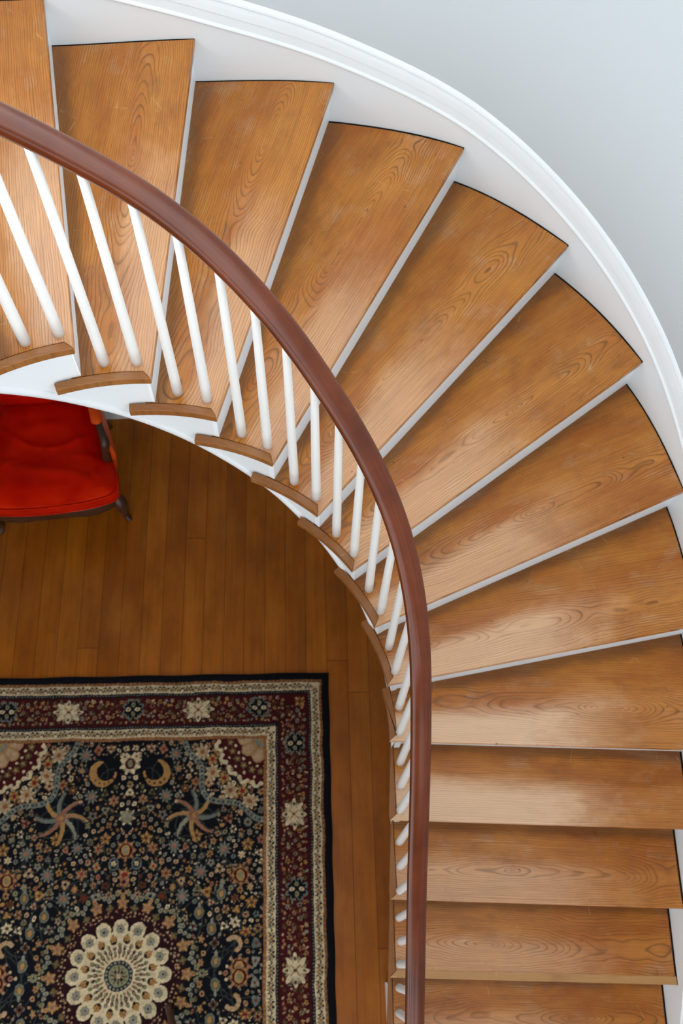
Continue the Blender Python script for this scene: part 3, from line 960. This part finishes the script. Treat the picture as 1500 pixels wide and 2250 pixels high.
for q in range(NP):
    an = PI / 2 + 2 * PI * q / NP
    flower(0.199 * cos(an), 0.199 * sin(an), 0.0225, 7, 'grey', 'dkblue', an, 0.12, 0.2, 'sage', 1.0, 1.0)
    for e_ in range(5):
        a3 = an + (e_ - 2) * 0.05; ell((0.226 - 0.004 * abs(e_ - 2)) * cos(a3), (0.226 - 0.004 * abs(e_ - 2)) * sin(a3), 0.002, 0.002, 'brown')
    a2 = an + PI / NP
    px, py = 0.1545 * cos(a2), 0.1545 * sin(a2)
    ell(px, py, 0.0195, 0.0165, 'tan2', a2); ell(px - 0.003 * cos(a2), py - 0.003 * sin(a2), 0.016, 0.0145, 'guard', a2)
    flower(px + 0.005 * cos(a2), py + 0.005 * sin(a2), 0.0155, 5, 'gold', 'tan', a2, 0.25, 0.25)
    for d_, r3, la, wa, c3 in ((0, 0.131, 0.012, 0.008, 'olive'), (0.5, 0.118, 0.010, 0.0065, 'guard'), (0, 0.106, 0.014, 0.0075, 'brown'), (0.5, 0.094, 0.015, 0.0065, 'olive'), (0, 0.083, 0.010, 0.005, 'tan'), (0.5, 0.176, 0.005, 0.003, 'brown')):
        a3 = an + d_ * 2 * PI / NP
        ell(r3 * cos(a3), r3 * sin(a3), la, wa, c3, a3); ell((r3 + 0.003) * cos(a3), (r3 + 0.003) * sin(a3), la * 0.45, wa * 0.4, 'grey', a3)
img[R_ < 0.066] = C['dkblue'] * 0.7
for q in range(20):
    an = 2 * PI * q / 20; ell(0.0575 * cos(an), 0.0575 * sin(an), 0.0055, 0.0055, 'grey')
img[R_ < 0.047] = C['sage'] * 1.1
for q in range(12):
    an = 2 * PI * q / 12; seg(0.012 * cos(an), 0.012 * sin(an), 0.038 * cos(an), 0.038 * sin(an), 0.0028, 'olive' if q % 3 else 'brown')
for q in range(4):
    an = PI / 4 + PI / 2 * q; ell(0.022 * cos(an), 0.022 * sin(an), 0.0055, 0.0055, 'navy')
flower(0, 0, 0.012, 6, 'cream', 'rose')
# --- borders (distance from the rug edge)
Dd = np.minimum(RW - np.abs(Xm), RL - np.abs(Ym))
img[Dd < 0.338] = C['tan']
m_ = Dd < 0.322; img[m_] = C['cream']
m_ = Dd < 0.280; img[m_] = C['guard']
m_ = Dd < 0.263; img[m_] = C['maroon']
m_ = Dd < 0.115; img[m_] = C['guard']
m_ = Dd < 0.098; img[m_] = C['cream']
m_ = Dd < 0.056; img[m_] = C['tan'] * 0.8
m_ = Dd < 0.042; img[m_] = C['navy']
def along(dist, fn, step, phase=0.0):
    """walk the four sides of the frame lying dist inside the edge: fn(place) with place(u, v) -> x, y"""
    ax, ay = RW - dist, RL - dist
    for (L_, T) in ((ax, lambda u, v: (u, ay - v)), (ax, lambda u, v: (u, -(ay - v))), (ay, lambda u, v: (ax - v, u)), (ay, lambda u, v: (-(ax - v), u))):
        n_ = int(L_ / step) + 1
        for q in range(-n_, n_ + 1):
            u0 = (q + phase) * step
            if abs(u0) <= L_ - step * 0.3: fn(lambda u, v, T=T, u0=u0: T(u0 + u, v), q)
def dots(c, r): return lambda P, q: ell(*P(0, 0), r, r, c)
along(0.049, dots('tan2', 0.0038), 0.022)
along(0.330, dots('tan2', 0.0038), 0.022)
along(0.106, dots('blue', 0.0036), 0.0145)
along(0.272, dots('blue', 0.0036), 0.0145)
def meander(P, q):
    # small leafy repeat of the cream bands
    if q % 2 == 0:
        x, y = P(0, 0); flower(x, y, 0.013, 5, 'tan2', 'olive', 1.0, 0.3)
    else:
        x, y = P(0, -0.004); ell(x, y, 0.0055, 0.0055, 'brown')
        for sgn in (-1, 1):
            curve([P(sgn * 0.006, -0.002), P(sgn * 0.014, 0.008), P(sgn * 0.02, 0.0)], 0.0024, 'guard')
            ell(*P(sgn * 0.024, -0.011), 0.0058, 0.0058, 'dkblue'); seg(*P(sgn * 0.012, -0.010), *P(sgn * 0.017, -0.002), 0.0024, 'olive')
            seg(*P(sgn * 0.021, 0.004), *P(sgn * 0.027, 0.013), 0.0022, 'brown')
            ell(*P(sgn * 0.011, 0.012), 0.0035, 0.0025, 'maroon')
along(0.077, meander, 0.0345)
along(0.301, meander, 0.0345)
def filler(P, q):
    rr_ = random.Random(q * q + 11)
    for (u, v, r) in ((-0.03, -0.055, 0.009), (0.03, -0.045, 0.010), (-0.005, -0.03, 0.009), (0.03, 0.03, 0.008), (-0.005, 0.016, 0.006), (0.0, 0.056, 0.008), (0.0, -0.05, 0.012), (0.022, -0.022, 0.013), (-0.02, 0.0, 0.011), (0.012, 0.028, 0.013), (-0.016, 0.05, 0.010), (0.025, 0.052, 0.008),
                      (-0.024, -0.036, 0.007), (0.004, 0.004, 0.007), (0.03, 0.008, 0.006), (-0.028, 0.028, 0.006)):
        c_ = rr_.choice(('tan2', 'gold', 'grey', 'pink', 'sage', 'olive', 'rose', 'brown'))
        x, y = P(u + rr_.uniform(-.006, .006), v + rr_.uniform(-.005, .005))
        if r > 0.009: flower(x, y, r, 5, c_, rr_.choice(('brown', 'maroon', 'gold')), rr_.uniform(0, 6), 0.32)
        else: ell(x, y, r, r * 0.6, c_, rr_.uniform(0, 3))
    curve([P(-0.035, -0.03), P(-0.01, -0.012), P(0.01, 0.015), P(0.035, 0.03)], 0.0022, 'brown')
along(0.189, filler, 0.066)
def rosette_cream(x, y, tall):
    sx, sy = (0.92, 1.1) if tall else (1.15, 0.9)
    flower(x, y, 0.075, 8, 'maroon', 'maroon', 0, 0.15, 0.3, None, sx, sy)
    flower(x, y, 0.068, 8, 'cream', 'cream', 0, 0.22, 0.3, None, sx, sy)
    for q in range(4):
        an = PI / 2 * q
        px, py = x + 0.045 * cos(an) * sx, y + 0.045 * sin(an) * sy
        ell(px, py, 0.010, 0.008, 'sage', an); ell(px, py, 0.005, 0.005, 'maroon')
        an += PI / 4; seg(x + 0.012 * cos(an), y + 0.012 * sin(an), x + 0.03 * cos(an), y + 0.03 * sin(an), 0.003, 'tan')
    ell(x, y, 0.009, 0.007, 'brown')
def rosette_blue(x, y):
    flower(x, y, 0.058, 8, 'navy', 'navy', PI / 8, 0.12, 0.3, 'blue')
    ell(x, y, 0.037, 0.037, 'navy')
    for q in range(4):
        an = PI / 2 * q; ell(x + 0.023 * cos(an), y + 0.023 * sin(an), 0.013, 0.010, ('cream', 'sage', 'cream', 'sage')[q], an)
        ell(x + 0.023 * cos(an), y + 0.023 * sin(an), 0.005, 0.005, ('rose', 'olive', 'rose', 'olive')[q], an)
for sg in (1, -1):
    for x in (-0.327, 0.327): rosette_cream(x, sg * (RL - 0.187), False)
    for x in (-0.632, 0, 0.632): rosette_blue(x, sg * (RL - 0.180))
    for y in (-0.694, 0, 0.694): rosette_cream(sg * (RW - 0.187), y, True)
    for y in (-1.04, -0.35, 0.35, 1.04): rosette_blue(sg * (RW - 0.180), y)
    for y in (1, -1): flower(sg * (RW - 0.155), y * (RL - 0.155), 0.03, 4, 'gold', 'brown', PI / 4, 0.4)
# average to knots of 3.2 mm
NX2, NY2 = NX // 2, NY // 2
g_ = np.random.default_rng(5)
def smooth_field(step, amp):
    a_ = g_.standard_normal((NY // step + 3, NX // step + 3)) * amp
    yy_, xx_ = np.arange(NY) / step, np.arange(NX) / step
    y0_, x0_ = yy_.astype(int), xx_.astype(int); fy_, fx_ = (yy_ - y0_)[:, None], (xx_ - x0_)[None, :]
    A_ = a_[np.ix_(y0_, x0_)]; B_ = a_[np.ix_(y0_, x0_ + 1)]; D_ = a_[np.ix_(y0_ + 1, x0_)]; E_ = a_[np.ix_(y0_ + 1, x0_ + 1)]
    return (A_ * (1 - fx_) + B_ * fx_) * (1 - fy_) + (D_ * (1 - fx_) + E_ * fx_) * fy_
jj = np.clip(np.arange(NY)[:, None] + smooth_field(5, 0.9) + smooth_field(40, 1.2), 0, NY - 1).astype(int)
ii = np.clip(np.arange(NX)[None, :] + smooth_field(5, 0.9) + smooth_field(40, 1.2), 0, NX - 1).astype(int)
img = img[jj, ii] * np.clip(1 + smooth_field(3, 0.13) + smooth_field(12, 0.10), 0.4, 1.5)[..., None]
kn = img[:NY2 * 2, :NX2 * 2].reshape(NY2, 2, NX2, 2, 3).mean(axis=(1, 3))
px = (np.arange(NX2) / (NX2 - 1) * 2 - 1) * RW
py = (np.arange(NY2) / (NY2 - 1) * 2 - 1) * RL
GX, GY = np.meshgrid(px, py)
edge_d = np.minimum(RW - np.abs(GX), RL - np.abs(GY))
GZ = 0.012 * np.clip(edge_d / 0.010, 0, 1) ** 0.5
GX2 = GX + 0.0016 * np.sin(GY * 23) * (np.abs(GX) / RW); GY2 = GY + 0.002 * np.sin(GX * 17 + 1) * (np.abs(GY) / RL)
co = np.stack([GX2, GY2, GZ], -1).reshape(-1, 3)
idx = np.arange(NX2 * NY2).reshape(NY2, NX2)
quads = np.stack([idx[:-1, :-1], idx[:-1, 1:], idx[1:, 1:], idx[1:, :-1]], -1).reshape(-1)
me = bpy.data.meshes.new('rug')
nf = (NX2 - 1) * (NY2 - 1)
me.vertices.add(len(co)); me.vertices.foreach_set('co', co.astype(np.float32).ravel())
me.loops.add(nf * 4); me.loops.foreach_set('vertex_index', quads.astype(np.int32))
me.polygons.add(nf); me.polygons.foreach_set('loop_start', np.arange(0, nf * 4, 4, dtype=np.int32))
me.update(calc_edges=True); me.validate()
at = me.attributes.new('knots', 'FLOAT_COLOR', 'POINT')
at.data.foreach_set('color', np.concatenate([kn.reshape(-1, 3), np.ones((NX2 * NY2, 1))], 1).astype(np.float32).ravel())
me.shade_smooth()
me.materials.append(M['rug'])
rug = bpy.data.objects.new('rug', me); COL.objects.link(rug)
rug.location = (-0.862, -0.074, 0.0); rug.rotation_euler = (0, 0, rad(1.6))
tag(rug, 'navy and maroon oriental rug with a cream medallion on the wood floor', 'rug')

# ------------------------------------------------------------------ armchair
CH = tag(empty('armchair', (-1.380, 2.421, 0), rad(7)),
         'red upholstered armchair with carved dark wooden legs below the stairs', 'armchair')
half = [(0.0, -0.345), (0.12, -0.341), (0.23, -0.331), (0.32, -0.312), (0.358, -0.293), (0.374, -0.262), (0.372, -0.20), (0.360, -0.14), (0.335, -0.105),
        (0.315, -0.07), (0.30, 0.02), (0.282, 0.14), (0.262, 0.25), (0.24, 0.278), (0.12, 0.284), (0.0, 0.285)]
def closed_outline(h_, per=4):
    full = h_ + [(-x, y) for x, y in h_[-2:0:-1]]
    n = len(full); out = []
    for i in range(n):
        a, b, c, d = [Vector((*full[(i + q) % n], 0)) for q in (-1, 0, 1, 2)]
        for k in range(per):
            t = k / per
            p = 0.5 * ((2 * b) + (c - a) * t + (2 * a - 5 * b + 4 * c - d) * t * t + (3 * b - a - 3 * c + d) * t ** 3)
            out.append((p.x, p.y))
    return out
half = [(x * 0.93, y) for x, y in half]
OL = closed_outline(half, 6)
def loft(layers, outline, c=(0, -0.03), zfun=None):
    V = []; F = []; n = len(outline)
    for (sc, z) in layers:
        for (x, y) in outline:
            xx = c[0] + (x - c[0]) * sc; yy = c[1] + (y - c[1]) * sc
            V.append((xx, yy, z + (zfun(xx, yy, sc) if zfun else 0)))
    for i in range(len(layers) - 1):
        for j in range(n):
            j2 = (j + 1) % n; F.append((i * n + j, i * n + j2, (i + 1) * n + j2, (i + 1) * n + j))
    F.append(tuple(range(n))[::-1])
    b = (len(layers) - 1) * n
    V.append((c[0], c[1], layers[-1][1] + (zfun(c[0], c[1], 0) if zfun else 0)))
    for j in range(n): F.append((b + j, b + (j + 1) % n, len(V) - 1))
    return V, F
def crumple(x, y, sc):
    if sc > 0.97: return 0.003 * sin(x * 9 + 1)
    dip = -0.024 * math.exp(-((x + 0.03) ** 2 + (y - 0.02) ** 2) / 0.02)
    fold = 0.017 * math.exp(-((y + 0.03 - 0.45 * (x - 0.05) ** 2 * 4) / 0.018) ** 2) * max(0, 1 - abs(x) / 0.35)
    fold += 0.020 * math.exp(-((y + 0.18 + 0.25 * (x - 0.1)) / 0.022) ** 2) * max(0, 1 - abs(x + 0.03) / 0.28)
    ridge = 0.016 * math.exp(-((math.hypot(x - 0.0, y + 0.06) - 0.17) / 0.035) ** 2) * (1 if y > -0.1 else 0.2)
    return dip + fold + ridge + 0.006 * mnoise.noise((x * 9, y * 9, 3.0)) + 0.003 * mnoise.noise((x * 22, y * 22, 7.0))
lay = [(0.93, 0.352), (0.985, 0.356), (1.0, 0.366), (1.006, 0.39), (1.006, 0.415), (1.0, 0.430), (0.985, 0.439), (0.96, 0.445), (0.92, 0.452), (0.89, 0.458), (0.86, 0.463), (0.82, 0.469), (0.78, 0.474), (0.74, 0.479),
       (0.7, 0.484), (0.62, 0.486), (0.54, 0.487), (0.46, 0.488), (0.38, 0.489), (0.3, 0.489), (0.22, 0.489), (0.14, 0.489), (0.07, 0.489)]
v, f = loft(lay, OL, zfun=crumple)
cu = link('seat_cushion', v, f, M['red'], CH, True)
for zz in (0.436, 0.362):
    p_ = [(0 + x * 1.006, -0.03 + (y + 0.03) * 1.006, zz + 0.003 * sin(x * 9 + 1)) for x, y in OL]
    v, f = tube(p_ + [p_[0]], 0.0048, 8)
    link('piping', v, f, M['red'], cu, True)
rail_o = [(x * 0.985, -0.03 + (y + 0.03) * 0.985) for x, y in OL]
v, f = loft([(0.93, 0.262), (0.99, 0.266), (1.01, 0.285), (1.0, 0.31), (1.012, 0.335), (1.012, 0.352), (0.97, 0.356), (0.5, 0.356)], rail_o,
            zfun=lambda x, y, sc: (0.018 * cos(x * 16) if y < -0.2 and sc < 1.005 else 0))
sr = link('seat_rail', v, f, M['dark_wood'], CH, True)
sr['label'] = 'dark carved wooden seat rail'
for sx in (1, -1):
    P = catmull([(0.322 * sx, -0.258, 0.335), (0.344 * sx, -0.286, 0.285), (0.345 * sx, -0.286, 0.22), (0.334 * sx, -0.258, 0.13), (0.330 * sx, -0.240, 0.06),
                 (0.340 * sx, -0.252, 0.025), (0.352 * sx, -0.268, 0.012)], 5)
    rr_ = [lerp_list(q / (len(P) - 1), [0, .15, .4, .65, .85, 1], [.028, .034, .026, .018, .018, .013]) for q in range(len(P))]
    v, f = tube(P, rr_, 12); link('leg', v, f, M['dark_wood'], CH, True)
    P = catmull([(0.24 * sx, 0.27, 0.34), (0.245 * sx, 0.28, 0.2), (0.25 * sx, 0.31, 0.08), (0.255 * sx, 0.335, 0.0)], 5)
    v, f = tube(P, [0.022 - 0.006 * q / (len(P) - 1) for q in range(len(P))], 12); link('leg', v, f, M['dark_wood'], CH, True)
    wx = sx if sx > 0 else -1.14
    # arm: wooden rail with front scroll, padded top, upholstered side
    P = catmull([(0.260 * wx, 0.30, 0.665), (0.278 * wx, 0.16, 0.645), (0.298 * wx, 0.02, 0.635), (0.312 * wx, -0.045, 0.625), (0.322 * wx, -0.09, 0.595), (0.312 * wx, -0.10, 0.53),
                 (0.305 * wx, -0.105, 0.45), (0.312 * wx, -0.13, 0.345)], 6)
    rr_ = [lerp_list(q / (len(P) - 1), [0, .4, .58, .7, 1], [.016, .018, .026, .02, .022]) for q in range(len(P))]
    v, f = tube(P, rr_, 12); ar = link('arm', v, f, M['dark_wood'], CH, True)
    ar['label'] = 'dark wooden arm with scrolled front'
    P = [(0.300 * wx, -0.012, 0.650), (0.297 * wx, 0.0, 0.655), (0.288 * wx, 0.06, 0.660), (0.275 * wx, 0.14, 0.665), (0.265 * wx, 0.20, 0.672), (0.258 * wx, 0.245, 0.678), (0.256 * wx, 0.262, 0.678)]
    def padp(t):
        e_ = 0.35 if t in (0.0, 1.0) else 1.0
        return [(0.029 * e_ * cos(q * PI / 8), 0.020 * e_ * sin(q * PI / 8)) for q in range(16)]
    v, f = sweep(P, padp); pd = link('arm_pad', v, f, M['orange'], ar, True); pd['label'] = 'orange red padded elbow rest'
    side = [(0.322, -0.125, 0.36), (0.326, -0.09, 0.46), (0.314, -0.06, 0.60), (0.302, 0.02, 0.625), (0.284, 0.16, 0.635), (0.266, 0.28, 0.65), (0.245, 0.285, 0.36), (0.305, 0.05, 0.36)]
    V = []
    for th_ in (-0.012, 0.014):
        for (x, y, z) in side: V.append(((x + th_ + (0.012 if z < 0.5 and y < 0.1 else 0)) * wx, y, z))
    n = len(side)
    F = [tuple(range(n))[::-1], tuple(range(n, 2 * n))] + [(q, (q + 1) % n, n + (q + 1) % n, n + q) for q in range(n)]
    sp = link('side_panel', V, F, M['orange'], CH); bevel(sp, 0.006, 2)
# back: padded inner face in a wooden frame, leaning away from the seat
def back_pt(u, h_, d):
    w = 0.245 + 0.035 * h_
    z = 0.36 + 0.56 * h_ + (0.035 * cos(u * PI / 2) if h_ > 0.9 else 0)
    return (u * w, 0.275 + 0.075 * h_ + d - 0.012 * (1 - u * u), z)
V = []; F = []; nu, nh = 15, 13
for sd in (0, 1):
    for a in range(nh):
        for b in range(nu):
            u = -1 + 2 * b / (nu - 1); h_ = a / (nh - 1)
            puff = 0.028 * (1 - u ** 4) * (1 - (2 * h_ - 1) ** 4)
            V.append(back_pt(u, h_, -puff if sd == 0 else 0.035))
q0 = nu * nh
for a in range(nh - 1):
    for b in range(nu - 1):
        i = a * nu + b
        F += [(i, i + 1, i + nu + 1, i + nu), (q0 + i, q0 + i + nu, q0 + i + nu + 1, q0 + i + 1)]
ring = [b for b in range(nu)] + [a * nu + nu - 1 for a in range(1, nh)] + [(nh - 1) * nu + b for b in range(nu - 2, -1, -1)] + [a * nu for a in range(nh - 2, 0, -1)]
for q in range(len(ring)):
    i, j = ring[q], ring[(q + 1) % len(ring)]
    F.append((i, q0 + i, q0 + j, j))
bk = link('backrest', V, F, M['red'], CH, True)
P = [back_pt(-1, q / 12, 0.014) for q in range(13)] + [back_pt(-1 + 2 * q / 14, 1, 0.014) for q in range(1, 14)] + [back_pt(1, 1 - q / 12, 0.014) for q in range(13)]
v, f = tube(P, 0.02, 10)
bf = link('back_frame', v, f, M['dark_wood'], CH, True)

# ------------------------------------------------------------------ small pedestal table, only one foot in the picture
TB = tag(empty('pedestal_table', (-0.495, -0.50, 0.012)),
         'dark wooden pedestal table whose curved foot stands on the rug', 'table')
v, f = lathe([(.03, .16), (.045, .20), (.03, .25), (.022, .34), (.026, .46), (.038, .54), (.026, .60), (.05, .66), (.06, .68)])
link('column', v, f, M['dark_wood'], TB, True)
v, f = lathe([(.0, .68), (.175, .68), (.19, .69), (.19, .70), (.18, .708), (.0, .708)], 40)
link('tabletop', v, f, M['dark_wood'], TB)
base_a = math.atan2(-0.185 + 0.50, -0.63 + 0.495)
for k in range(3):
    a = base_a + k * 2 * PI / 3
    P = catmull([(0.02 * cos(a), 0.02 * sin(a), 0.22), (0.10 * cos(a), 0.10 * sin(a), 0.19), (0.20 * cos(a), 0.20 * sin(a), 0.09), (0.29 * cos(a), 0.29 * sin(a), 0.03), (0.335 * cos(a), 0.335 * sin(a), 0.013)], 6)
    rr_ = [lerp_list(q / (len(P) - 1), [0, .3, .8, .95, 1], [.022, .02, .0155, .016, .011]) for q in range(len(P))]
    v, f = tube(P, rr_, 12); link('leg', v, f, M['dark_wood'], TB, True)
